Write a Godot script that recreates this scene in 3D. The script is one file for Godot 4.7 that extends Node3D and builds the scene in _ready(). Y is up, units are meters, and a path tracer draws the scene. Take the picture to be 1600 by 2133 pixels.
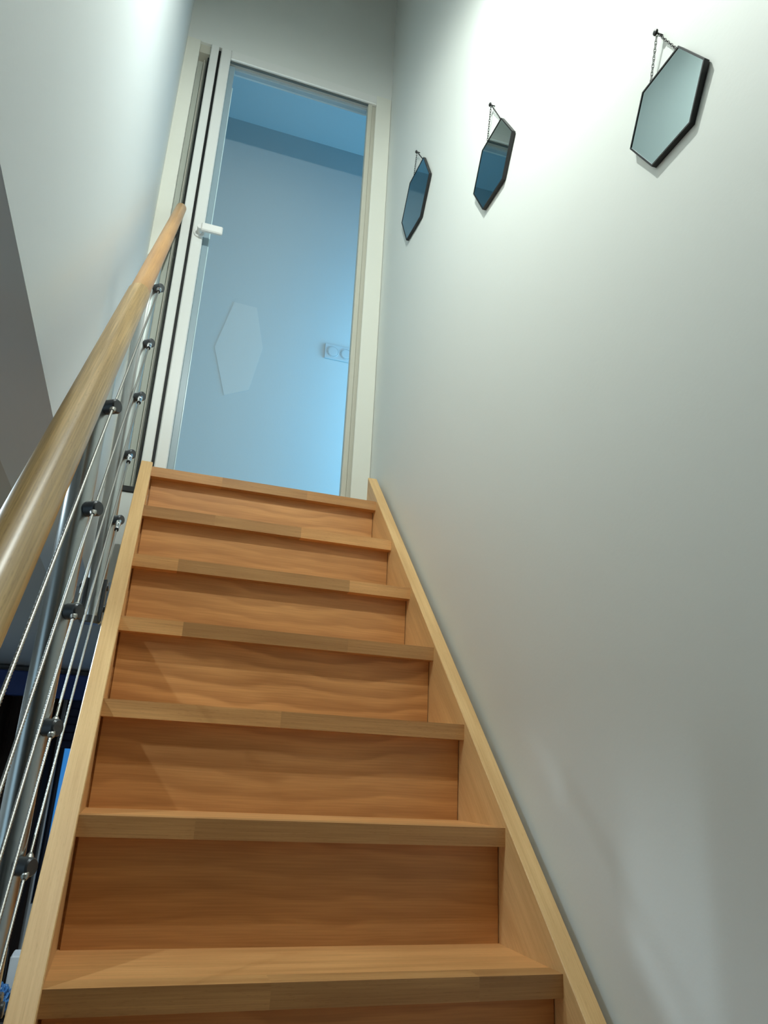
extends Node3D

# ---- measured frame: x right along the treads, y up, z towards the viewer, metres ----
const RISE := 0.1928
const GO := 0.1903
const SLOPE := 1.0131            # rise / going
const TREAD_T := 0.032
const STAIR_W := 0.74
const X_WALL := 0.788            # right wall face
const X_LEFT := -0.150           # left wall face
const Z_DOOR := -1.60            # door wall face
const Z_HALL := -2.335           # far wall of the passage behind the door
const Y_LAND := 1.35
const Y_SLAB := 1.025            # underside of the upper floor
const Y_FLOOR := -1.55

var M := {}
var rng := RandomNumberGenerator.new()

func _ready():
	rng.seed = 7
	# camera
	var cam := Camera3D.new()
	cam.name = "camera"
	cam.keep_aspect = Camera3D.KEEP_HEIGHT
	cam.fov = 68.85
	cam.near = 0.02
	cam.far = 60.0
	cam.transform = Transform3D(Basis(Vector3(0.9491, 0.0473, 0.3115), Vector3(-0.1466, 0.9414, 0.3038), Vector3(-0.2788, -0.3340, 0.9004)).orthonormalized(), Vector3(0.0578, 0.4637, 0.9679))
	add_child(cam)
	cam.current = true
	# sky: dusk, seen only through the windows
	var env := Environment.new()
	env.background_mode = Environment.BG_COLOR
	env.background_color = Color(0.22, 0.54, 0.84)
	env.background_energy_multiplier = 0.9
	env.tonemap_mode = Environment.TONE_MAPPER_LINEAR
	env.tonemap_exposure = 1.0
	env.sdfgi_enabled = true
	env.ssao_enabled = true
	env.ssil_enabled = true
	var we := WorldEnvironment.new()
	we.name = "world_environment"
	we.environment = env
	add_child(we)
	# daylight that comes in by the two windows
	area_light("passage_window_light", Vector3(1.76, 2.15, -2.06), Vector3(-1, 0, 0), Vector2(0.33, 1.25), Color(0.52, 0.84, 1.0), 2.2)
	area_light("room_window_light", Vector3(0.25, 0.1, -4.36), Vector3(0, 0, 1), Vector2(1.1, 0.85), Color(0.42, 0.70, 1.0), 0.07)
	area_light("added_side_light", Vector3(-1.37, -0.15, 0.70), Vector3(1, 0, 0), Vector2(0.80, 2.1), Color(0.80, 0.93, 1.0), 0.05)  # added bluish fill from the unseen side pane
	# soft fill from an unseen lamp added over the foot of the flight
	area_light("added_fill_light", Vector3(0.32, 2.535, 0.36), Vector3(0, -1, 0), Vector2(0.62, 0.22), Color(0.92, 1.0, 0.99), 0.05)

	make_materials()
	build_shell()
	build_door()
	build_lamps()
	build_stairs()
	build_railing()
	build_mirrors()
	build_passage()
	build_lower_room()

# ------------------------------------------------------------------ helpers
func numbered(called: String) -> String:
	if not has_node(called): return called
	var i := 1
	while has_node("%s_%03d" % [called, i]): i += 1
	return "%s_%03d" % [called, i]

func begin() -> SurfaceTool:
	var st := SurfaceTool.new()
	st.begin(Mesh.PRIMITIVE_TRIANGLES)
	return st

func obj(called: String, st: SurfaceTool, mat: Material, parent: Node = self) -> MeshInstance3D:
	var o := MeshInstance3D.new()
	o.name = numbered(called) if parent == self else called
	st.set_material(mat)
	o.mesh = st.commit()
	o.cast_shadow = GeometryInstance3D.SHADOW_CASTING_SETTING_ON
	parent.add_child(o, true)
	return o

func tag(o: Node, label: String, category: String, group := "") -> void:
	o.set_meta("label", label)
	o.set_meta("category", category)
	if group != "": o.set_meta("group", group)

func thing(called: String, label: String, category: String, at := Vector3.ZERO, group := "") -> Node3D:
	var o := Node3D.new()
	o.name = numbered(called)
	add_child(o)
	o.position = at
	tag(o, label, category, group)
	return o

func struct(called: String, st: SurfaceTool, mat: Material) -> MeshInstance3D:
	var o := obj(called, st, mat)
	o.set_meta("kind", "structure")
	return o

func area_light(called: String, at: Vector3, towards: Vector3, size: Vector2, col: Color, energy: float) -> void:
	var l := AreaLight3D.new()
	l.name = called
	l.light_color = col
	l.light_energy = energy
	l.area_size = size
	l.area_range = 12.0
	l.shadow_enabled = true
	l.position = at
	var b := Basis.looking_at(towards.normalized(), Vector3.UP)
	l.basis = b
	add_child(l)

func tri(st: SurfaceTool, a: Vector3, b: Vector3, c: Vector3, n: Vector3, ua := Vector2.ZERO, ub := Vector2.ZERO, uc := Vector2.ZERO) -> void:
	if (b - a).cross(c - a).dot(n) > 0.0:
		var t := b; b = c; c = t
		var u := ub; ub = uc; uc = u
	st.set_normal(n); st.set_uv(ua); st.add_vertex(a)
	st.set_normal(n); st.set_uv(ub); st.add_vertex(b)
	st.set_normal(n); st.set_uv(uc); st.add_vertex(c)

func grain_uv(p: Vector3, n: Vector3, grain: int, off: Vector2) -> Vector2:
	# u runs along the grain (metres), v across it
	var a := n.abs()
	var other := 0
	if grain == 0: other = 1 if a.z >= a.y else 2
	elif grain == 1: other = 0 if a.z >= a.x else 2
	else: other = 0 if a.y >= a.x else 1
	return Vector2(p[grain] / 0.8, p[other] / 0.2) + off

func face(st: SurfaceTool, pts: Array, n: Vector3, grain := 0, off := Vector2.ZERO) -> void:
	for i in range(1, pts.size() - 1):
		tri(st, pts[0], pts[i], pts[i + 1], n, grain_uv(pts[0], n, grain, off), grain_uv(pts[i], n, grain, off), grain_uv(pts[i + 1], n, grain, off))

# box with chamfered edges
func box(st: SurfaceTool, lo: Vector3, hi: Vector3, bev := 0.002, grain := 0, off := Vector2.ZERO) -> void:
	var c := (lo + hi) * 0.5
	var h := (hi - lo) * 0.5
	var b: float = minf(bev, minf(h.x, minf(h.y, h.z)) * 0.45)
	for ax in 3:
		var u := (ax + 1) % 3
		var v := (ax + 2) % 3
		for s in [-1.0, 1.0]:
			var n := Vector3.ZERO
			n[ax] = s
			var q := []
			for k in [[-1, -1], [1, -1], [1, 1], [-1, 1]]:
				var p := Vector3.ZERO
				p[ax] = s * h[ax]
				p[u] = k[0] * (h[u] - b)
				p[v] = k[1] * (h[v] - b)
				q.append(c + p)
			face(st, q, n, grain, off)
		if b <= 0.0: continue
		for su in [-1.0, 1.0]:
			for sv in [-1.0, 1.0]:
				var n2 := Vector3.ZERO
				n2[u] = su
				n2[v] = sv
				n2 = n2.normalized()
				var q2 := []
				for k in [[-1, 0], [1, 0], [1, 1], [-1, 1]]:
					var p := Vector3.ZERO
					p[ax] = k[0] * (h[ax] - b)
					p[u] = su * (h[u] if k[1] == 0 else h[u] - b)
					p[v] = sv * (h[v] - b if k[1] == 0 else h[v])
					q2.append(c + p)
				face(st, q2, n2, grain, off)
	if b > 0.0:
		for sx in [-1.0, 1.0]:
			for sy in [-1.0, 1.0]:
				for sz in [-1.0, 1.0]:
					var s3 := Vector3(sx, sy, sz)
					face(st, [c + s3 * Vector3(h.x, h.y - b, h.z - b), c + s3 * Vector3(h.x - b, h.y, h.z - b), c + s3 * Vector3(h.x - b, h.y - b, h.z)], s3.normalized(), grain, off)

# convex polygon in the (z, y) plane, extruded from x0 to x1, edges chamfered
func prism(st: SurfaceTool, poly: PackedVector2Array, x0: float, x1: float, bev: float, dir: Vector2) -> void:
	var ins := Geometry2D.offset_polygon(poly, -bev)
	var inner: PackedVector2Array = ins[0] if ins.size() > 0 else poly
	if inner.size() != poly.size(): inner = poly
	var best := 0
	for i in inner.size():
		if inner[i].distance_to(poly[0]) < inner[best].distance_to(poly[0]): best = i
	var pl := poly
	if Geometry2D.is_polygon_clockwise(pl) != Geometry2D.is_polygon_clockwise(inner): inner.reverse()
	best = 0
	for i in inner.size():
		if inner[i].distance_to(poly[0]) < inner[best].distance_to(poly[0]): best = i
	var cen := Vector2.ZERO
	for p in pl: cen += p / pl.size()
	var sd := Vector2(-dir.y, dir.x)
	var n := pl.size()
	for s in [0, 1]:
		var x: float = [x0, x1][s]
		var nx := Vector3(-1 if s == 0 else 1, 0, 0)
		for i in range(1, n - 1):
			var a := inner[best % n]
			var b := inner[(best + i) % n]
			var c := inner[(best + i + 1) % n]
			tri(st, Vector3(x, a.y, a.x), Vector3(x, b.y, b.x), Vector3(x, c.y, c.x), nx, puv(a, dir, sd), puv(b, dir, sd), puv(c, dir, sd))
	for i in n:
		var a := pl[i]
		var b := pl[(i + 1) % n]
		var e := (b - a).normalized()
		var o := Vector2(e.y, -e.x)
		if o.dot((a + b) * 0.5 - cen) < 0.0: o = -o
		var nn := Vector3(0, o.y, o.x)
		var xa := x0 + bev
		var xb := x1 - bev
		var A := Vector3(xa, a.y, a.x)
		var B := Vector3(xb, a.y, a.x)
		var C := Vector3(xb, b.y, b.x)
		var D := Vector3(xa, b.y, b.x)
		var ua := a.dot(dir) / 0.8
		var ub := b.dot(dir) / 0.8
		tri(st, A, B, C, nn, Vector2(ua, xa / 0.2), Vector2(ua, xb / 0.2), Vector2(ub, xb / 0.2))
		tri(st, A, C, D, nn, Vector2(ua, xa / 0.2), Vector2(ub, xb / 0.2), Vector2(ub, xa / 0.2))
		var ia := inner[(best + i) % n]
		var ib := inner[(best + i + 1) % n]
		for s in [0, 1]:
			var x: float = [x0, x1][s]
			var xe: float = [xa, xb][s]
			var nb := (nn + Vector3(-1 if s == 0 else 1, 0, 0)).normalized()
			face(st, [Vector3(xe, a.y, a.x), Vector3(xe, b.y, b.x), Vector3(x, ib.y, ib.x), Vector3(x, ia.y, ia.x)], nb, 1)

func puv(p: Vector2, dir: Vector2, sd: Vector2) -> Vector2:
	return Vector2(p.dot(dir) / 0.8, p.dot(sd) / 0.2)

func frame_of(d: Vector3) -> Array:
	var up := Vector3.UP if absf(d.y) < 0.9 else Vector3.RIGHT
	var a := d.cross(up).normalized()
	return [a, d.cross(a).normalized()]

# lathe: profile of Vector2(distance along the axis, radius) turned about the line from p towards d
func lathe(st: SurfaceTool, p: Vector3, d: Vector3, prof: Array, seg := 20) -> void:
	d = d.normalized()
	var f := frame_of(d)
	var len := 0.0
	for i in prof.size() - 1:
		var q0: Vector2 = prof[i]
		var q1: Vector2 = prof[i + 1]
		var t := (q1 - q0)
		if t.length() < 1e-6: continue
		var nr := Vector2(-t.y, t.x).normalized()    # (axial, radial) outward
		for k in seg:
			var w0 := TAU * k / seg
			var w1 := TAU * (k + 1) / seg
			var r0: Vector3 = f[0] * cos(w0) + f[1] * sin(w0)
			var r1: Vector3 = f[0] * cos(w1) + f[1] * sin(w1)
			var a := p + d * q0.x + r0 * q0.y
			var b := p + d * q0.x + r1 * q0.y
			var c := p + d * q1.x + r1 * q1.y
			var e := p + d * q1.x + r0 * q1.y
			var n0 := (d * nr.x + r0 * nr.y).normalized()
			var n1 := (d * nr.x + r1 * nr.y).normalized()
			var u0 := (len) / 0.8
			var u1 := (len + t.length()) / 0.8
			var v0 := w0 * 0.11
			var v1 := w1 * 0.11
			smooth_tri(st, [a, b, c], [n0, n1, n1], [Vector2(u0, v0), Vector2(u0, v1), Vector2(u1, v1)])
			smooth_tri(st, [a, c, e], [n0, n1, n0], [Vector2(u0, v0), Vector2(u1, v1), Vector2(u1, v0)])
		len += t.length()

func smooth_tri(st: SurfaceTool, p: Array, n: Array, u: Array) -> void:
	var o := [0, 1, 2]
	var fn: Vector3 = (p[1] - p[0]).cross(p[2] - p[0])
	if fn.length() < 1e-12: return
	if fn.dot(n[0] + n[1] + n[2]) > 0.0: o = [0, 2, 1]
	for i in o:
		st.set_normal(n[i]); st.set_uv(u[i]); st.add_vertex(p[i])

func rod(st: SurfaceTool, a: Vector3, b: Vector3, r: float, seg := 20, bev := 0.002) -> void:
	var l := a.distance_to(b)
	var c := minf(bev, minf(r * 0.6, l * 0.3))
	lathe(st, a, b - a, [Vector2(0, 0), Vector2(0, r - c), Vector2(c, r), Vector2(l - c, r), Vector2(l, r - c), Vector2(l, 0)], seg)

func ball(st: SurfaceTool, c: Vector3, r: Vector3, seed_: int, bumpy: float, seg := 18) -> void:
	var nz := FastNoiseLite.new()
	nz.seed = seed_
	nz.frequency = 1.6
	var P := []
	for i in seg + 1:
		var row := []
		for k in 2 * seg + 1:
			var th := PI * i / seg
			var ph := TAU * (k % (2 * seg)) / (2 * seg)
			var d := Vector3(sin(th) * cos(ph), cos(th), sin(th) * sin(ph))
			row.append(c + d * r * (1.0 + bumpy * nz.get_noise_3dv(d * 2.2)))
		P.append(row)
	for i in seg:
		for k in 2 * seg:
			for t in [[[i, k], [i, k + 1], [i + 1, k + 1]], [[i, k], [i + 1, k + 1], [i + 1, k]]]:
				var a: Vector3 = P[t[0][0]][t[0][1]]
				var b: Vector3 = P[t[1][0]][t[1][1]]
				var e: Vector3 = P[t[2][0]][t[2][1]]
				var n := (b - a).cross(e - a)
				if n.length() < 1e-12: continue
				n = n.normalized()
				if n.dot((a + b + e) / 3.0 - c) < 0: n = -n
				tri(st, a, b, e, n)

# ------------------------------------------------------------------ materials
func flat(col: Color, rough := 0.6, metal := 0.0, spec := 0.5) -> StandardMaterial3D:
	var m := StandardMaterial3D.new()
	m.albedo_color = col
	m.roughness = rough
	m.metallic = metal
	m.metallic_specular = spec
	return m

func grain_noise(seed_: int, octaves: int) -> FastNoiseLite:
	var n := FastNoiseLite.new()
	n.seed = seed_
	n.frequency = 1.0
	n.fractal_octaves = octaves
	return n

# straight grain that repeats along its length
func wood_image(seed_: int, dark: Color, light: Color, streak: float) -> ImageTexture:
	var w := 512
	var h := 256
	var img := Image.create(w, h, false, Image.FORMAT_RGB8)
	var n1 := grain_noise(seed_, 2)
	var n2 := grain_noise(seed_ + 11, 2)
	for y in h:
		var v := float(y) / h
		var vv := minf(v, 1.0 - v) * 2.0
		for x in w:
			var a := TAU * x / w
			var ca := cos(a)
			var sa := sin(a)
			var fine := n2.get_noise_3d(ca * 0.7, sa * 0.7, vv * 38.0)
			var fleck := n2.get_noise_3d(ca * 6.0, sa * 6.0, vv * 110.0 + 30.0)
			var broad := n1.get_noise_3d(ca * 0.35, sa * 0.35, vv * 3.0)
			var t := 0.55 + streak * fine + 0.35 * broad
			if fleck > 0.36: t -= 0.25 * (fleck - 0.36) / 0.3
			img.set_pixel(x, y, dark.lerp(light, clampf(t, 0.0, 1.0)))
	return ImageTexture.create_from_image(img)

# plain sawn board: long arches of pale latewood, no repeat
func board_image(seed_: int, u0: float, v0: float, bow: float, amount: float, dark: Color, light: Color) -> ImageTexture:
	var w := 512
	var h := 192
	var img := Image.create(w, h, false, Image.FORMAT_RGB8)
	var n1 := grain_noise(seed_, 3)
	var n2 := grain_noise(seed_ + 5, 2)
	for y in h:
		var v := float(y) / h
		for x in w:
			var u := float(x) / w
			var du := u - u0
			var c := (v - v0) * 5.0 + bow * du * du * (1.0 if v > v0 else -1.0) + 0.55 * n1.get_noise_2d(u * 2.2, v * 1.6) + 0.5 * sin(du * 5.0 + seed_) * v
			var r := c - floorf(c)
			var ring := smoothstep(0.0, 0.75, r) * (1.0 - smoothstep(0.80, 1.0, r))
			var fine := n2.get_noise_2d(u * 5.0, v * 46.0 + c * 1.2)
			var broad := n1.get_noise_2d(u * 1.4 + 30.0, v * 1.6)
			var t := 0.42 + amount * (ring - 0.4) + 0.20 * fine + 0.30 * broad
			img.set_pixel(x, y, dark.lerp(light, clampf(t, 0.0, 1.0)))
	return ImageTexture.create_from_image(img)

func wood(tex: Texture2D, tint: Color, rough := 0.42) -> StandardMaterial3D:
	var m := flat(tint, rough)
	m.albedo_texture = tex
	return m

func make_materials() -> void:
	M.wall = flat(Color(0.885, 0.895, 0.875), 0.55)
	M.wall_l = flat(Color(0.865, 0.89, 0.90), 0.5)
	M.ceil = flat(Color(0.88, 0.88, 0.87), 0.8)
	M.low_ceil = flat(Color(0.78, 0.78, 0.76), 0.85)
	M.hall = flat(Color(0.74, 0.785, 0.80), 0.7)
	M.floor = flat(Color(0.62, 0.58, 0.53), 0.5)
	M.low_wall = flat(Color(0.80, 0.80, 0.79), 0.8)
	var nt := NoiseTexture2D.new()
	nt.width = 512
	nt.height = 512
	nt.seamless = true
	nt.as_normal_map = true
	nt.bump_strength = 1.2
	var nn := FastNoiseLite.new()
	nn.seed = 3
	nn.frequency = 0.05
	nt.noise = nn
	for k in ["wall", "wall_l", "ceil", "hall"]:
		M[k].uv1_triplanar = true
		M[k].uv1_world_triplanar = true
		M[k].uv1_scale = Vector3(3, 3, 3)
		M[k].normal_enabled = true
		M[k].normal_scale = 0.12
		M[k].normal_texture = nt
	M.casing = flat(Color(0.90, 0.90, 0.855), 0.4)
	M.frame = flat(Color(0.90, 0.905, 0.89), 0.35)
	M.jamb = flat(Color(0.78, 0.77, 0.71), 0.45)
	M.recess = flat(Color(0.74, 0.76, 0.72), 0.5)
	M.seal = flat(Color(0.03, 0.035, 0.035), 0.6)
	M.gasket = flat(Color(0.34, 0.37, 0.37), 0.6)
	M.bead = flat(Color(0.58, 0.66, 0.70), 0.35)
	M.edge = flat(Color(0.80, 0.90, 0.92), 0.2)
	M.white = flat(Color(0.93, 0.93, 0.92), 0.3)
	M.glass = flat(Color(0.9, 0.95, 0.97, 0.05), 0.0)
	M.glass.transparency = BaseMaterial3D.TRANSPARENCY_ALPHA
	M.light_patch = flat(Color(0.785, 0.815, 0.82), 0.7)  # paler than the far wall, painted as a patch of mirror light
	M.plate = flat(Color(0.72, 0.76, 0.78), 0.5)
	M.mirror = flat(Color(0.67, 0.73, 0.725), 0.015, 1.0)
	M.black = flat(Color(0.03, 0.03, 0.035), 0.45)
	M.chain = flat(Color(0.16, 0.155, 0.15), 0.4, 0.8)
	M.steel = flat(Color(0.74, 0.76, 0.76), 0.28, 1.0)
	M.rope = flat(Color(0.68, 0.68, 0.66), 0.4, 1.0)
	M.chrome = flat(Color(0.85, 0.86, 0.87), 0.12, 1.0)
	M.gun = flat(Color(0.30, 0.315, 0.33), 0.36, 0.35)
	M.dark = flat(Color(0.05, 0.05, 0.055), 0.5)
	var d := Color(0.76, 0.545, 0.34)
	var l := Color(0.95, 0.735, 0.50)
	var t1 := wood_image(21, d, l, 0.30)
	var t3 := wood_image(77, Color(0.62, 0.50, 0.31), Color(0.89, 0.75, 0.53), 0.45)
	M.tread = wood(t1, Color(1.0, 0.985, 0.95))
	M.staves = []
	for k in [1.0, 0.91, 1.10, 0.96]:
		M.staves.append(wood(t1, Color(0.91 * k, 0.90 * k, 0.86 * k).clamp()))
	M.risers = []
	var rd := Color(0.72, 0.50, 0.29)
	var rl := Color(0.92, 0.69, 0.44)
	for q in [[31, 0.2, -0.3, 0.3, 0.30], [44, 0.4, 0.3, 1.0, 0.22], [52, 0.55, 0.9, 0.6, 0.34], [63, 0.45, 1.05, 2.2, 0.50]]:
		M.risers.append(wood(board_image(q[0], q[1], q[2], q[3], q[4], rd, rl), Color(1, 1, 1)))
	var t4 := wood_image(121, Color(0.84, 0.66, 0.45), Color(0.97, 0.815, 0.60), 0.28)
	M.string = wood(t4, Color(0.99, 0.985, 0.95), 0.42)
	M.rail = wood(t3, Color(0.97, 0.96, 0.92), 0.34)
	M.rail2 = wood(t1, Color(0.87, 0.88, 0.86), 0.38)

# ------------------------------------------------------------------ the room
func build_shell() -> void:
	var st := begin()
	box(st, Vector3(X_WALL, Y_FLOOR, -1.72), Vector3(X_WALL + 0.12, 4.7, 3.0), 0.0)
	struct("wall_right", st, M.wall)
	st = begin()
	box(st, Vector3(X_LEFT - 0.12, Y_SLAB, Z_DOOR), Vector3(X_LEFT, 4.7, 3.0), 0.0)
	struct("wall_left", st, M.wall_l)
	# wall with the door: left pier, right pier, head, fascia under the landing
	st = begin()
	box(st, Vector3(X_LEFT - 0.6, Y_SLAB, -1.72), Vector3(-0.092, 4.7, Z_DOOR), 0.0)
	box(st, Vector3(0.722, Y_LAND, -1.72), Vector3(X_WALL, 4.7, Z_DOOR), 0.0)
	box(st, Vector3(-0.092, 3.458, -1.72), Vector3(0.722, 4.7, Z_DOOR), 0.0)
	box(st, Vector3(-0.092, Y_SLAB, -1.72), Vector3(X_WALL, 1.345, Z_DOOR), 0.0)
	struct("wall_back", st, M.wall)
	# sloping soffit over the flight and the flat ceilings at both ends of it
	st = begin()
	prism(st, PackedVector2Array([Vector2(-1.72, 4.46), Vector2(0.18, 2.56), Vector2(0.18, 2.73), Vector2(-1.72, 4.63)]), X_LEFT, X_WALL, 0.0, Vector2(1, 0))
	prism(st, PackedVector2Array([Vector2(0.18, 2.56), Vector2(3.0, 2.56), Vector2(3.0, 2.73), Vector2(0.18, 2.73)]), X_LEFT, X_WALL, 0.0, Vector2(1, 0))
	struct("ceiling", st, M.ceil)
	# upper floor slab: its underside is the ceiling of the room below
	st = begin()
	box(st, Vector3(-3.2, Y_SLAB, -4.55), Vector3(X_LEFT - 0.12, Y_LAND, 3.0), 0.0)
	box(st, Vector3(X_LEFT - 0.12, Y_SLAB, -4.55), Vector3(2.0, Y_LAND, -1.72), 0.0)
	struct("ceiling_lower", st, M.low_ceil)
	st = begin()
	box(st, Vector3(-3.2, Y_FLOOR - 0.15, -4.55), Vector3(2.0, Y_FLOOR, 3.0), 0.0)
	struct("floor_lower", st, M.floor)
	st = begin()
	box(st, Vector3(-3.2, Y_FLOOR, 3.0), Vector3(2.0, 4.7, 3.12), 0.0)
	struct("wall_front", st, flat(Color(0.32, 0.30, 0.28), 0.8))
	st = begin()
	box(st, Vector3(-1.62, Y_FLOOR, -4.55), Vector3(-1.50, Y_SLAB, 0.26), 0.0)
	box(st, Vector3(-1.62, Y_FLOOR, 1.14), Vector3(-1.50, Y_SLAB, 3.0), 0.0)
	box(st, Vector3(-1.62, Y_FLOOR, 0.26), Vector3(-1.50, -1.25, 1.14), 0.0)
	box(st, Vector3(-1.62, 0.97, 0.26), Vector3(-1.50, Y_SLAB, 1.14), 0.0)
	struct("wall_lower_left", st, M.low_wall)
	st = begin()
	box(st, Vector3(1.88, Y_FLOOR, -4.55), Vector3(2.0, Y_SLAB, -1.72), 0.0)
	box(st, Vector3(X_WALL + 0.12, Y_FLOOR, -1.84), Vector3(1.88, Y_SLAB, -1.72), 0.0)
	struct("wall_lower_right", st, M.low_wall)

func build_door() -> void:
	var o := Node3D.new()
	o.name = "door_1"
	add_child(o)
	o.position = Vector3(0.3, Y_LAND, Z_DOOR)
	o.set_meta("kind", "structure")
	o.set_meta("label", "tall white framed doorway at the top of the stairs, blue lit wall beyond")
	var z := Z_DOOR
	var T := 3.458
	var A := Vector3(0.3, Y_LAND, Z_DOOR)
	var parts := [
		["casing", Vector3(X_LEFT, Y_LAND, z), Vector3(-0.092, T, z + 0.008), "casing", 0.002],
		["casing", Vector3(0.715, Y_LAND, z), Vector3(X_WALL - 0.001, T, z + 0.008), "casing", 0.002],
		["recess_panel", Vector3(-0.092, 1.37, z - 0.075), Vector3(-0.046, 3.412, z - 0.06), "recess", 0.0],
		["track_cover", Vector3(-0.092, 3.412, z - 0.09), Vector3(-0.044, T, z - 0.012), "jamb", 0.001],
		["track_profile", Vector3(-0.068, 1.37, z - 0.06), Vector3(-0.064, 3.40, z - 0.036), "jamb", 0.0005],
		["seal", Vector3(-0.054, 1.37, z - 0.06), Vector3(-0.046, 3.40, z - 0.018), "seal", 0.001],
		["threshold", Vector3(-0.094, 1.346, z - 0.08), Vector3(-0.046, 1.366, z + 0.006), "seal", 0.001],
		["stile", Vector3(-0.046, 1.346, z - 0.06), Vector3(-0.0125, T, z + 0.006), "frame", 0.003],
		["seal", Vector3(-0.0125, 1.352, z - 0.05), Vector3(-0.0015, 3.452, z - 0.012), "seal", 0.001],
		["stile", Vector3(-0.0015, 1.352, z - 0.05), Vector3(0.042, T, z + 0.004), "frame", 0.004],
		["glazing_bead", Vector3(0.042, 1.352, z - 0.05), Vector3(0.0665, 3.404, z - 0.026), "bead", 0.002],
		["glass_edge", Vector3(0.0665, 1.352, z - 0.042), Vector3(0.0695, 3.28, z - 0.028), "edge", 0.0],
		["head_rail", Vector3(0.042, 3.408, z - 0.08), Vector3(0.7205, T, z + 0.004), "frame", 0.003],
		["seal", Vector3(0.042, 3.400, z - 0.014), Vector3(0.684, 3.408, z - 0.006), "gasket", 0.0],
		["glazing_bead", Vector3(0.0695, 3.386, z - 0.05), Vector3(0.680, 3.400, z - 0.028), "bead", 0.001],
		["jamb", Vector3(0.6795, 1.35, z - 0.03), Vector3(0.700, 3.406, z - 0.004), "jamb", 0.002],
		["jamb", Vector3(0.700, 1.35, z - 0.03), Vector3(0.7205, 3.406, z - 0.010), "jamb", 0.002],
	]
	for p in parts:
		var st := begin()
		box(st, p[1] - A, p[2] - A, p[4], 1)
		obj(p[0], st, M[p[3]], o)
	# lever handle on the stile
	var h := begin()
	lathe(h, Vector3(0.026, 2.462, z + 0.003) - A, Vector3(0, 0, 1), [Vector2(0, 0), Vector2(0, 0.021), Vector2(0.006, 0.021), Vector2(0.008, 0.019), Vector2(0.008, 0.010), Vector2(0.045, 0.010), Vector2(0.045, 0)], 24)
	box(h, Vector3(0.030, 2.442, z + 0.040) - A, Vector3(0.113, 2.478, z + 0.058) - A, 0.006)
	var ho := obj("lever_handle", h, M.white, o)
	ho.set_meta("label", "white lever handle")

func spot(called: String, at: Vector3, towards: Vector3, half: float, blend: float, col: Color, energy: float, size: float) -> void:
	var l := SpotLight3D.new()
	l.name = called
	l.light_color = col
	l.light_energy = energy
	l.light_size = size
	l.spot_angle = half
	l.spot_angle_attenuation = blend
	l.spot_range = 14.0
	l.spot_attenuation = 2.0
	l.shadow_enabled = true
	l.position = at
	add_child(l)
	l.look_at_from_position(at, at + towards, Vector3.UP if absf(towards.normalized().y) < 0.95 else Vector3.RIGHT)

func build_lamps() -> void:
	# halogen spot in the sloping soffit
	var L := Vector3(0.255, 2.621, 0.097)
	var n := Vector3(0, -1, -1).normalized()
	var base := L - n * ((2.74 - L.y - L.z) / sqrt(2.0))
	var t := thing("recessed_spotlight", "white round spotlight set in the sloping soffit above the stairs", "spotlight", base)
	var st := begin()
	lathe(st, Vector3.ZERO, n, [Vector2(-0.002, 0.026), Vector2(0.003, 0.028), Vector2(0.004, 0.040), Vector2(0.0, 0.044)], 28)
	obj("bezel", st, M.white, t)
	st = begin()
	lathe(st, Vector3.ZERO, n, [Vector2(-0.001, 0.0), Vector2(-0.001, 0.0265)], 24)
	var em := flat(Color(1, 1, 1), 0.4)
	em.emission_enabled = true
	em.emission = Color(1.0, 0.95, 0.86)
	em.emission_energy_multiplier = 3.0
	obj("lens", st, em, t)
	spot("stair_spotlight_light", L, Vector3(0.03, -1.0, -1.0), 81.0, 0.42, Color(0.965, 1.0, 0.975), 1.5, 0.012)
	# unseen flat lamp added on the low ceiling as soft fill
	var pt := thing("added_fill_lamp", "unseen white rectangular fill lamp added above the foot of the stairs", "lamp", Vector3(0.32, 2.56, 0.36))
	st = begin()
	box(st, Vector3(-0.33, -0.022, -0.13), Vector3(0.33, 0.0, 0.13), 0.004)
	obj("housing", st, M.white, pt)
	st = begin()
	box(st, Vector3(-0.31, -0.0235, -0.11), Vector3(0.31, -0.0205, 0.11), 0.001)
	obj("diffuser", st, em, pt)
	# two cool downlights in the lower ceiling, third one added to brighten the back
	for q in [[-1.09, 0.75, "beside the fifth step", -0.50], [-0.30, 0.24, "beside the second step", -0.53], [-2.7, 0.9, "added as fill by the curtain", -1.0]]:
		var Q := Vector3(q[3], Y_SLAB - 0.012, q[0])
		var t2 := thing("recessed_downlight", "white round downlight in the lower ceiling, %s" % q[2], "downlight", Q + Vector3(0, 0.010, 0), "downlights of the lower room")
		st = begin()
		lathe(st, Vector3.ZERO, Vector3.DOWN, [Vector2(-0.002, 0.030), Vector2(0.003, 0.032), Vector2(0.004, 0.042), Vector2(0.0, 0.046)], 28)
		obj("bezel", st, M.white, t2)
		st = begin()
		lathe(st, Vector3.ZERO, Vector3.DOWN, [Vector2(-0.001, 0.0), Vector2(-0.001, 0.0305)], 24)
		obj("lens", st, em, t2)
		spot("room_downlight_light", Q, Vector3(0.0, -1, 0), 75.0, 0.3, Color(0.86, 0.95, 1.0), q[1], 0.012)

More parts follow.
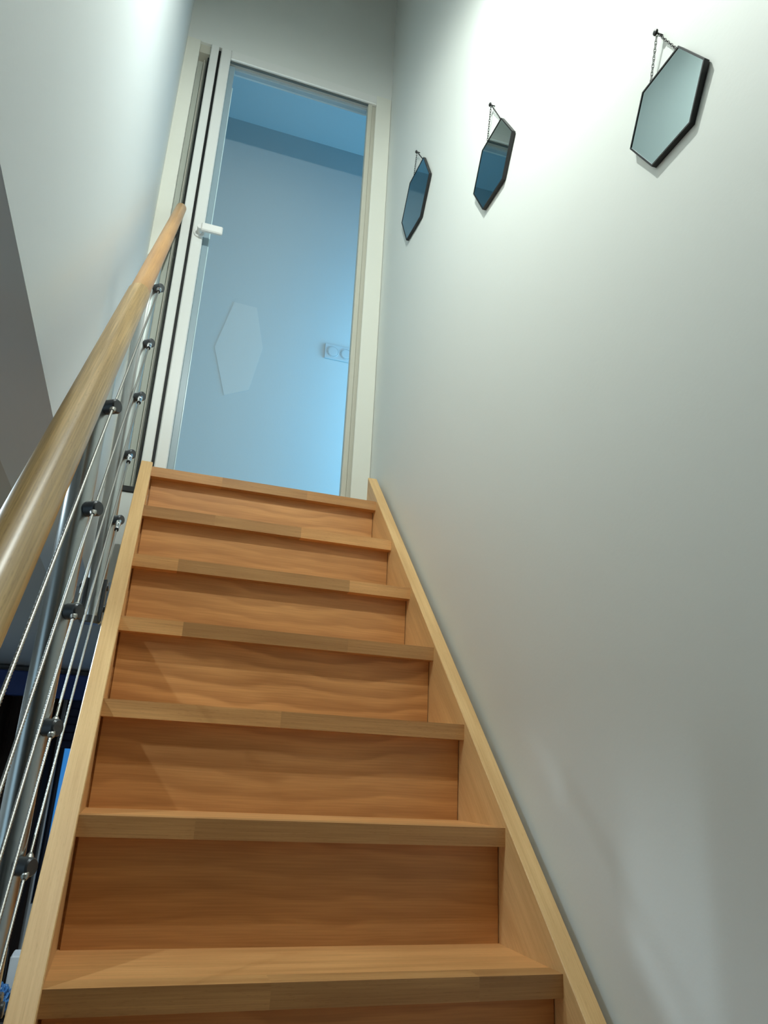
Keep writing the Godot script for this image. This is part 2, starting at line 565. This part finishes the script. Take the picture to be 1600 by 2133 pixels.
# ------------------------------------------------------------------ stairs
func build_stairs() -> void:
	var s := thing("staircase", "straight flight of varnished beech stairs with closed risers beside a white wall", "staircase", Vector3.ZERO)
	for k in range(-7, 8):
		var y := k * RISE
		var z0 := -k * GO
		var z1 := -(k + 1) * GO - 0.027 - 0.016
		if k == 7: z1 = Z_DOOR + 0.004
		var row := 0.042
		# body of the tread behind the front lamella
		var st := begin()
		box(st, Vector3(0.0, y - TREAD_T, z1), Vector3(STAIR_W, y, z0 - row), 0.0, 0, Vector2(rng.randf(), rng.randf()))
		var t := obj("tread", st, M.tread, s)
		if k >= -2:
			# glued staves of the nosing
			var cuts := stave_cuts(k)
			for i in cuts.size() - 1:
				var sst := begin()
				box(sst, Vector3(cuts[i], y - TREAD_T, z0 - row), Vector3(cuts[i + 1], y, z0), 0.0, 0, Vector2(rng.randf(), rng.randf()))
				# small round on the front arris
				obj("stave", sst, M.staves[stave_tone(k, i)], t)
		else:
			var sst := begin()
			box(sst, Vector3(0, y - TREAD_T, z0 - row), Vector3(STAIR_W, y, z0), 0.002, 0, Vector2(rng.randf(), 0))
			obj("nosing", sst, M.tread, t)
		if k < 7:
			var rz := -(k + 1) * GO - 0.027
			st = begin()
			var ro := Vector2(0.03, -y / 0.2 + 0.1)
			box(st, Vector3(0.0, y, rz - 0.016), Vector3(STAIR_W, y + RISE - TREAD_T, rz - 0.008), 0.0, 0, ro)
			box(st, Vector3(0.0045, y, rz - 0.008), Vector3(STAIR_W - 0.002, y + RISE - TREAD_T, rz), 0.0, 0, ro)
			obj("riser", st, M.risers[posmod(k, 4)], s)
	var dir := Vector2(-1, SLOPE).normalized()
	# left stringer
	var zt := -1.352
	var zb := 1.44
	var st2 := begin()
	prism(st2, PackedVector2Array([Vector2(zb, 0.004 - zb * SLOPE), Vector2(zt, 0.002 - zt * SLOPE), Vector2(zt, -0.27 - zt * SLOPE), Vector2(zb, -0.27 - zb * SLOPE)]), -0.0355, 0.0, 0.0015, dir)
	obj("stringer", st2, M.string, s)
	zt = -1.452
	st2 = begin()
	prism(st2, PackedVector2Array([Vector2(zb, 0.014 - zb * SLOPE), Vector2(zt, 0.012 - zt * SLOPE), Vector2(zt, -0.27 - zt * SLOPE), Vector2(zb, -0.27 - zb * SLOPE)]), STAIR_W, 0.774, 0.0015, dir)
	obj("stringer", st2, M.string, s)

func stave_cuts(k: int) -> Array:
	var c := {7: [0.0, 0.22, 0.5, 0.74], 6: [0.0, 0.2, 0.455, 0.74], 5: [0.0, 0.11, 0.565, 0.74], 4: [0.0, 0.135, 0.52, 0.74], 3: [0.0, 0.34, 0.74], 2: [0.0, 0.18, 0.515, 0.74], 1: [0.0, 0.29, 0.60, 0.74]}
	return c.get(k, [0.0, 0.25, 0.58, 0.74])

func stave_tone(k: int, i: int) -> int:
	var c := {7: [0, 1, 0], 6: [1, 1, 2], 5: [2, 1, 2], 4: [2, 1, 3], 3: [2, 0], 2: [0, 3, 0], 1: [0, 3, 1]}
	return c.get(k, [0, 1, 3])[i]

# ------------------------------------------------------------------ railing
func line_at(x: float, h: float, z: float) -> Vector3:
	return Vector3(x, h - z * SLOPE, z)

func rope(st: SurfaceTool, a: Vector3, b: Vector3, r: float, pitch: float, lobes := 6, seg := 12) -> void:
	var d := (b - a).normalized()
	var f := frame_of(d)
	var l := a.distance_to(b)
	var n := int(l / (pitch / 9.0))
	var prev := []
	for i in n + 1:
		var p := a + d * (l * i / n)
		var tw := TAU * (l * i / n) / pitch
		var ring := []
		for k in seg:
			var w := TAU * k / seg
			var rr := r * (1.0 + 0.16 * cos(w * lobes))
			var dirn: Vector3 = f[0] * cos(w + tw) + f[1] * sin(w + tw)
			ring.append([p + dirn * rr, dirn])
		if i > 0:
			for k in seg:
				var k2 := (k + 1) % seg
				smooth_tri(st, [prev[k][0], prev[k2][0], ring[k2][0]], [prev[k][1], prev[k2][1], ring[k2][1]], [Vector2.ZERO, Vector2.ZERO, Vector2.ZERO])
				smooth_tri(st, [prev[k][0], ring[k2][0], ring[k][0]], [prev[k][1], ring[k2][1], ring[k][1]], [Vector2.ZERO, Vector2.ZERO, Vector2.ZERO])
		prev = ring

func build_railing() -> void:
	var r := thing("stair_railing", "stainless steel stair railing with a round wooden handrail and five wire cables", "railing", Vector3.ZERO)
	var XR := -0.055
	var HR := 0.95
	var dir := Vector3(0, SLOPE, -1).normalized()
	# handrail in two lengths
	var st := begin()
	var a := line_at(XR, HR, 1.35)
	var b := line_at(XR, HR, -0.392)
	var l := a.distance_to(b)
	lathe(st, a, dir, [Vector2(0, 0), Vector2(0, 0.020), Vector2(0.002, 0.0216), Vector2(l - 0.002, 0.0216), Vector2(l, 0.0200), Vector2(l, 0)], 40)
	obj("handrail", st, M.rail, r)
	st = begin()
	a = line_at(XR, HR, -0.3935)
	b = line_at(XR, HR, -1.565)
	l = a.distance_to(b)
	lathe(st, a, dir, [Vector2(0, 0), Vector2(0, 0.0186), Vector2(0.001, 0.0196), Vector2(l - 0.020, 0.0200), Vector2(l - 0.010, 0.0190), Vector2(l - 0.003, 0.014), Vector2(l, 0.006), Vector2(l, 0)], 40)
	obj("handrail", st, M.rail2, r)
	# posts
	var XP := -0.0635
	var XC := -0.038
	var RP := 0.0195
	var hs := [0.845, 0.682, 0.533, 0.380, 0.216]
	var out := Vector3(XC - XP, 0, 0.018)
	var on := out.normalized()
	var cd := -dir
	var zs := [-0.78, -0.140, 0.50]
	for i in 3:
		var zp: float = zs[i]
		var bottom := -zp * SLOPE - 0.035
		var top := HR - 0.02 - zp * SLOPE
		st = begin()
		rod(st, Vector3(XP, bottom, zp), Vector3(XP, top, zp), RP, 32, 0.003)
		var post := obj("post", st, M.steel, r)
		st = begin()
		rod(st, Vector3(XP, top - 0.002, zp), Vector3(XR, top + 0.012, zp), 0.008, 16, 0.001)
		obj("pin", st, M.steel, post)
		# saddle at the foot and two bolts through to the stringer
		st = begin()
		lathe(st, Vector3(XP, bottom - 0.006, zp), Vector3.UP, [Vector2(0, 0), Vector2(0, RP), Vector2(0.003, RP + 0.003), Vector2(0.016, RP + 0.003), Vector2(0.016, RP - 0.001)], 28)
		for w in [-1.0, 1.0]:
			box(st, Vector3(XP + w * (RP + 0.0005) - 0.004, bottom - 0.002, zp - 0.013), Vector3(XP + w * (RP + 0.0005) + 0.004, bottom + 0.094, zp + 0.013), 0.003)
		obj("foot_bracket", st, M.gun, post)
		for dy in [0.030, 0.078]:
			st = begin()
			var y: float = bottom + dy
			rod(st, Vector3(XP - RP - 0.014, y, zp), Vector3(XP - RP + 0.002, y, zp), 0.0085, 18, 0.002)
			obj("bolt", st, M.gun, post)
			st = begin()
			rod(st, Vector3(XP + RP - 0.002, y, zp), Vector3(-0.0358, y, zp), 0.0085, 18, 0.001)
			obj("spacer", st, M.gun, post)
		for h in hs:
			var zc := zp + 0.018
			var c := line_at(XC, h, zc)
			var cb := c - on * (out.length())
			st = begin()
			var ol := out.length()
			lathe(st, cb, on, [Vector2(RP - 0.002, 0.009), Vector2(RP + 0.0005, 0.0112), Vector2(ol + 0.0055, 0.0112), Vector2(ol + 0.008, 0.0095), Vector2(ol + 0.008, 0)], 24)
			var cl := obj("cable_clamp", st, M.gun, r)
			st = begin()
			if i == 0:
				lathe(st, c + cd * 0.008, cd, [Vector2(0, 0.0062), Vector2(0.014, 0.0062), Vector2(0.016, 0.0052), Vector2(0.034, 0.0048), Vector2(0.036, 0.0040), Vector2(0.036, 0)], 18)
				obj("terminal", st, M.chrome, cl)
				st = begin()
				lathe(st, c + cd * 0.044, cd, [Vector2(0, 0), Vector2(0, 0.0046), Vector2(0.005, 0.0046), Vector2(0.006, 0.0036), Vector2(0.006, 0)], 14)
				obj("lock_nut", st, M.dark, cl)
			else:
				lathe(st, c - cd * 0.019, cd, [Vector2(0, 0), Vector2(0, 0.0030), Vector2(0.004, 0.0048), Vector2(0.033, 0.0048), Vector2(0.037, 0.0030), Vector2(0.037, 0)], 16)
				obj("collar", st, M.rope, cl)
	for h in hs:
		st = begin()
		rope(st, line_at(XC, h, zs[0] + 0.018) + cd * 0.046, line_at(XC, h, 1.2), 0.0019, 0.024)
		obj("cable", st, M.rope, r)

# ------------------------------------------------------------------ mirrors
func build_mirrors() -> void:
	# centre y, z, corner radius, tilt of the normal (y, z), roll, nail y, z
	mirror(2.5070, -1.1597, 0.1491, -0.0074, 0.0019, -0.0656, 2.7309, -1.1565, "largest hexagonal mirror in a thin black frame, hanging nearest the door and slightly askew", "black nail holding the mirror nearest the door")
	mirror(2.0739, -0.5072, 0.1216, -0.0105, 0.0015, -0.0022, 2.2935, -0.5113, "middle one of the three black framed hexagonal mirrors, half dark blue half pale", "black nail holding the middle mirror")
	mirror(1.5768, 0.1696, 0.0986, -0.0289, 0.0046, 0.0032, 1.7533, 0.1687, "smallest hexagonal mirror, pale grey in a black frame, farthest from the door", "black nail holding the pale mirror farthest from the door")

func mirror(cy: float, cz: float, s: float, ta: float, tb: float, roll: float, ny: float, nz: float, label: String, nail_label: String) -> void:
	var n := Vector3(-1, ta, tb).normalized()
	var ez := Vector3(0, 0, 1)
	ez = (ez - n * ez.dot(n)).normalized()
	var ey := n.cross(ez)
	if ey.y < 0: ey = -ey
	var e1 := ez * cos(roll) + ey * sin(roll)
	var e2 := -ez * sin(roll) + ey * cos(roll)
	var at := Vector3(X_WALL - 0.013, cy, cz)
	var t := thing("hexagonal_mirror", label, "mirror", at, "hexagonal mirrors on the right wall")
	var dep := 0.010
	var st := begin()
	var co := []
	var ci := []
	for k in 6:
		var w := deg_to_rad(60.0 * k)
		var d := e1 * cos(w) + e2 * sin(w)
		co.append(d * s)
		ci.append(d * (s - 0.0035))
	for k in 6:
		var k2 := (k + 1) % 6
		var o: Vector3 = (co[k] + co[k2]).normalized()
		var bk := -n * dep
		face(st, [co[k], co[k2], ci[k2], ci[k]], n)
		face(st, [co[k], co[k2], co[k2] + bk, co[k] + bk], o)
		face(st, [ci[k], ci[k2], ci[k2] + bk * 0.4, ci[k] + bk * 0.4], -o)
		face(st, [Vector3.ZERO + bk, co[k] + bk, co[k2] + bk], -n)
	obj("frame", st, M.black, t)
	st = begin()
	for k in 6:
		var k2 := (k + 1) % 6
		var q := -n * 0.0012
		face(st, [q, ci[k] + q, ci[k2] + q], n)
		face(st, [q * 3.0, ci[k] + q * 3.0, ci[k2] + q * 3.0], -n)
	obj("mirror_glass", st, M.mirror, t)
	# chain from both upper corners to the nail
	st = begin()
	var nl := Vector3(X_WALL - 0.012, ny, nz) - at
	for k in [1, 2]:
		var a: Vector3 = co[k] * 0.90 - n * (dep + 0.001)
		var l := a.distance_to(nl)
		var m := maxi(6, int(l / 0.0065))
		for i in m:
			var p := a.lerp(nl, (i + 0.5) / m)
			link(st, p, (nl - a).normalized(), 0.0055, 0.0021, 0.0006, i % 2 == 0)
	obj("chain", st, M.chain, t)
	# the nail in the wall
	st = begin()
	lathe(st, Vector3.ZERO, Vector3(-1, 0, 0), [Vector2(-0.02, 0), Vector2(-0.02, 0.0016), Vector2(0.013, 0.0016), Vector2(0.013, 0.005), Vector2(0.0145, 0.0062), Vector2(0.0175, 0.0052), Vector2(0.019, 0.002), Vector2(0.019, 0)], 16)
	var no := obj("nail", st, M.black)
	no.position = Vector3(X_WALL, ny, nz)
	tag(no, nail_label, "nail", "nails carrying the mirrors")

func link(st: SurfaceTool, p: Vector3, d: Vector3, hl: float, hw: float, r: float, turned: bool) -> void:
	var f := frame_of(d)
	var s: Vector3 = f[0] if turned else f[1]
	var q: Vector3 = d.cross(s).normalized()
	var N := 10
	for i in N:
		for k in 4:
			var pts := []
			var ns := []
			for c in [[i, k], [i + 1, k], [i + 1, k + 1], [i, k + 1]]:
				var w: float = TAU * c[0] / N
				var v: float = TAU * c[1] / 4
				var cdir := d * cos(w) * hl + s * sin(w) * hw
				var rad := (d * cos(w) / hl + s * sin(w) / hw).normalized()
				var nn := rad * cos(v) + q * sin(v)
				pts.append(p + cdir + nn * r)
				ns.append(nn)
			smooth_tri(st, [pts[0], pts[1], pts[2]], [ns[0], ns[1], ns[2]], [Vector2.ZERO, Vector2.ZERO, Vector2.ZERO])
			smooth_tri(st, [pts[0], pts[2], pts[3]], [ns[0], ns[2], ns[3]], [Vector2.ZERO, Vector2.ZERO, Vector2.ZERO])

# ------------------------------------------------------------------ passage behind the door
func build_passage() -> void:
	var yc := 3.84
	var st := begin()
	box(st, Vector3(-0.75, Y_LAND, Z_HALL - 0.12), Vector3(2.0, 4.1, Z_HALL), 0.0)
	struct("wall_far", st, M.hall)
	st = begin()
	box(st, Vector3(-0.75, yc, Z_HALL), Vector3(2.0, 4.1, -1.72), 0.0)
	struct("ceiling_passage", st, M.hall)
	st = begin()
	box(st, Vector3(-0.87, Y_LAND, Z_HALL - 0.12), Vector3(-0.75, 4.1, -1.72), 0.0)
	struct("wall_passage_left", st, M.hall)
	st = begin()
	box(st, Vector3(X_WALL, Y_LAND, -1.84), Vector3(2.0, 4.1, -1.72), 0.0)
	struct("wall_passage_front", st, M.hall)
	# end wall with a window
	st = begin()
	box(st, Vector3(1.80, Y_LAND, Z_HALL), Vector3(1.92, 2.05, -1.84), 0.0)
	box(st, Vector3(1.80, 3.45, Z_HALL), Vector3(1.92, yc, -1.84), 0.0)
	box(st, Vector3(1.80, 2.05, Z_HALL), Vector3(1.92, 3.45, -2.27), 0.0)
	box(st, Vector3(1.80, 2.05, -1.90), Vector3(1.92, 3.45, -1.84), 0.0)
	struct("wall_passage_right", st, M.hall)
	var w := Node3D.new()
	w.name = "window_1"
	add_child(w)
	w.set_meta("kind", "structure")
	st = begin()
	box(st, Vector3(1.84, 2.05, -2.27), Vector3(1.88, 2.09, -1.90), 0.003)
	box(st, Vector3(1.84, 3.41, -2.27), Vector3(1.88, 3.45, -1.90), 0.003)
	box(st, Vector3(1.84, 2.09, -2.27), Vector3(1.88, 3.41, -2.23), 0.003)
	box(st, Vector3(1.84, 2.09, -1.94), Vector3(1.88, 3.41, -1.90), 0.003)
	obj("window_frame", st, M.white, w)
	st = begin()
	box(st, Vector3(1.858, 2.09, -2.23), Vector3(1.862, 3.41, -1.94), 0.0)
	obj("pane", st, M.glass, w)
	# light bounced off a mirror, painted as a pale hexagon on the far wall
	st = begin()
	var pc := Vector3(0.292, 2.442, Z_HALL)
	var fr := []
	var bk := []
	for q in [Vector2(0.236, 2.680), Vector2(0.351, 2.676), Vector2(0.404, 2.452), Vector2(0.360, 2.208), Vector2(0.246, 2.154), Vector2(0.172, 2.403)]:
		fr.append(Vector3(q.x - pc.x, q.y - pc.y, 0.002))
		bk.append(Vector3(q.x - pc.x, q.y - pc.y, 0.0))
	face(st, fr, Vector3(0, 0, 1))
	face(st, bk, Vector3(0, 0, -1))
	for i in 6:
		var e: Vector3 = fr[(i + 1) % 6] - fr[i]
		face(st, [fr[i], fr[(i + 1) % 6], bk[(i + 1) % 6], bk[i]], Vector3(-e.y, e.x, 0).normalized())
	var po := obj("hexagon_light_patch", st, M.light_patch)
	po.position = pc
	tag(po, "patch of mirror light painted as a pale elongated hexagon on the blue lit wall seen through the doorway", "painted_light")
	# double switch plate
	var s := thing("light_switch", "white double round light switch plate on the blue lit wall behind the door", "light switch", Vector3(0.7945, 2.5120, Z_HALL))
	st = begin()
	box(st, Vector3(-0.0780, -0.0425, 0), Vector3(0.0780, 0.0425, 0.009), 0.003)
	obj("switch_plate", st, M.plate, s)
	for dx in [-0.0355, 0.0355]:
		st = begin()
		lathe(st, Vector3(dx, 0, 0.008), Vector3(0, 0, 1), [Vector2(0, 0.031), Vector2(0.0035, 0.0305), Vector2(0.0040, 0.0290), Vector2(0.0020, 0.0275), Vector2(0.0020, 0.0265), Vector2(0.0045, 0.0255), Vector2(0.0052, 0.020), Vector2(0.0052, 0)], 32)
		obj("rocker", st, M.plate, s)

# ------------------------------------------------------------------ room below
func build_lower_room() -> void:
	var zb := -4.42
	# back wall around the window
	var st := begin()
	box(st, Vector3(-3.2, Y_FLOOR, zb - 0.13), Vector3(-0.36, Y_SLAB, zb), 0.0)
	box(st, Vector3(0.86, Y_FLOOR, zb - 0.13), Vector3(2.0, Y_SLAB, zb), 0.0)
	box(st, Vector3(-0.36, Y_FLOOR, zb - 0.13), Vector3(0.86, -0.35, zb), 0.0)
	box(st, Vector3(-0.36, 0.84, zb - 0.13), Vector3(0.86, Y_SLAB, zb), 0.0)
	struct("wall_lower_back", st, M.low_wall)
	var w := Node3D.new()
	w.name = "window_2"
	add_child(w)
	w.set_meta("kind", "structure")
	st = begin()
	var z := zb - 0.09
	var wf := flat(Color(0.10, 0.12, 0.20), 0.4)
	box(st, Vector3(-0.36, -0.35, z), Vector3(-0.33, 0.84, z + 0.05), 0.004)
	box(st, Vector3(0.83, -0.35, z), Vector3(0.86, 0.84, z + 0.05), 0.004)
	box(st, Vector3(-0.33, -0.35, z), Vector3(0.83, -0.31, z + 0.05), 0.004)
	box(st, Vector3(-0.33, 0.80, z), Vector3(0.83, 0.84, z + 0.05), 0.004)
	obj("window_frame", st, wf, w)
	st = begin()
	box(st, Vector3(-0.33, -0.31, z + 0.02), Vector3(0.83, 0.80, z + 0.026), 0.0)
	obj("pane", st, M.glass, w)
	# unseen side window with a glowing pane, added for the post highlight and fill
	var w3 := Node3D.new()
	w3.name = "added_window_3"
	add_child(w3)
	w3.set_meta("kind", "structure")
	st = begin()
	box(st, Vector3(-1.58, -1.25, 0.26), Vector3(-1.51, -1.20, 1.14), 0.003)
	box(st, Vector3(-1.58, 0.93, 0.26), Vector3(-1.51, 0.97, 1.14), 0.003)
	box(st, Vector3(-1.58, -1.20, 0.26), Vector3(-1.51, 0.93, 0.30), 0.003)
	box(st, Vector3(-1.58, -1.20, 1.10), Vector3(-1.51, 0.93, 1.14), 0.003)
	obj("window_frame", st, M.white, w3)
	st = begin()
	box(st, Vector3(-1.555, -1.20, 0.30), Vector3(-1.548, 0.93, 1.10), 0.0)
	var frost := flat(Color(0.8, 0.9, 0.95), 0.7)
	frost.emission_enabled = true
	frost.emission = Color(0.78, 0.92, 1.0)
	frost.emission_energy_multiplier = 0.7
	obj("pane", st, frost, w3)
	# roller shutter, let half way down
	var sh := thing("roller_shutter", "dark blue slatted roller shutter half lowered over the window of the lower room", "shutter", Vector3(0, 0.54, zb - 0.02))
	var navy := flat(Color(0.10, 0.13, 0.28), 0.5)
	st = begin()
	box(st, Vector3(-0.355, 0.0, -0.016), Vector3(0.855, 0.30, -0.012), 0.0)
	obj("backing", st, navy, sh)
	for k in 6:
		st = begin()
		box(st, Vector3(-0.355, k * 0.05 + 0.002, -0.012), Vector3(0.855, k * 0.05 + 0.047, 0.0), 0.005)
		obj("slat", st, navy, sh)
	var cb := flat(Color(0.24, 0.33, 0.58), 0.5)
	st = begin()
	box(st, Vector3(-1.48, -0.075, 0.0), Vector3(1.2, 0.075, 0.14), 0.008)
	var box_o := obj("shutter_box", st, cb)
	box_o.position = Vector3(0, 0.912, zb + 0.002)
	tag(box_o, "long blue shutter box under the ceiling of the dim lower room", "shutter box")
	# brown curtain hanging left of the window
	st = begin()
	var cm := flat(Color(0.16, 0.10, 0.07), 0.9)
	var n := 90
	for i in n:
		var x0 := -1.46 + 1.08 * i / n
		var x1 := -1.46 + 1.08 * (i + 1) / n
		var d0 := 0.03 * sin(i * 0.75)
		var d1 := 0.03 * sin((i + 1) * 0.75)
		var nn := Vector3(-(d1 - d0), 0, x1 - x0).normalized()
		for s in [0.0, -0.004]:
			face(st, [Vector3(x0, -1.50, d0 + s), Vector3(x1, -1.50, d1 + s), Vector3(x1, 0.835, d1 + s), Vector3(x0, 0.835, d0 + s)], nn if s == 0.0 else -nn)
	var cu := obj("curtain", st, cm)
	cu.position = Vector3(0, 0, zb + 0.06)
	tag(cu, "dark brown curtain below the blue shutter box, seen behind the railing", "curtain")
	# tall dark cabinet in the room below with things on its top
	var top := -0.30
	var cab := thing("cabinet", "dark wooden cabinet in the lower room, glimpsed behind the left stringer", "cabinet", Vector3(-0.55, Y_FLOOR, -2.15))
	var dk := flat(Color(0.07, 0.055, 0.05), 0.5)
	st = begin()
	box(st, Vector3(-0.50, 0.06, -0.20), Vector3(0.50, top - Y_FLOOR - 0.03, 0.20), 0.003)
	box(st, Vector3(-0.47, 0.0, -0.17), Vector3(0.47, 0.06, 0.17), 0.0)
	obj("body", st, dk, cab)
	st = begin()
	box(st, Vector3(-0.52, top - Y_FLOOR - 0.03, -0.21), Vector3(0.52, top - Y_FLOOR, 0.22), 0.004)
	obj("cabinet_top", st, dk, cab)
	for sx in [-1.0, 1.0]:
		st = begin()
		box(st, Vector3(minf(sx * 0.49, sx * 0.005), 0.07, 0.20), Vector3(maxf(sx * 0.49, sx * 0.005), top - Y_FLOOR - 0.04, 0.218), 0.002)
		var dr := obj("door", st, dk, cab)
		st = begin()
		rod(st, Vector3(sx * 0.05, 0.75, 0.218), Vector3(sx * 0.05, 0.75, 0.238), 0.010, 14)
		obj("knob", st, M.gun, dr)
	st = begin()
	lathe(st, Vector3.ZERO, Vector3.UP, [Vector2(0, 0), Vector2(0, 0.026), Vector2(0.03, 0.034), Vector2(0.11, 0.042), Vector2(0.18, 0.038), Vector2(0.20, 0.030), Vector2(0.195, 0.027), Vector2(0.03, 0.027), Vector2(0.03, 0)], 24)
	var pot := obj("pot", st, M.dark)
	pot.position = Vector3(-0.252, top, -2.03)
	tag(pot, "tall black pot beside the white box at the lower left edge", "pot")
	st = begin()
	box(st, Vector3(-0.0175, 0, -0.05), Vector3(0.0175, 0.165, 0.05), 0.004)
	var wb := obj("box", st, M.white)
	wb.position = Vector3(-0.185, top, -2.05)
	tag(wb, "upright white box standing behind the left stringer at the lower left", "box")
	st = begin()
	ball(st, Vector3(0, 0.040, 0), Vector3(0.034, 0.042, 0.030), 5, 0.45, 20)
	var bag := obj("plastic_bag", st, flat(Color(0.35, 0.58, 0.82), 0.35))
	bag.position = Vector3(-0.212, top + 0.012, -1.968)
	tag(bag, "crumpled pale blue plastic bag at the lower left edge", "bag")
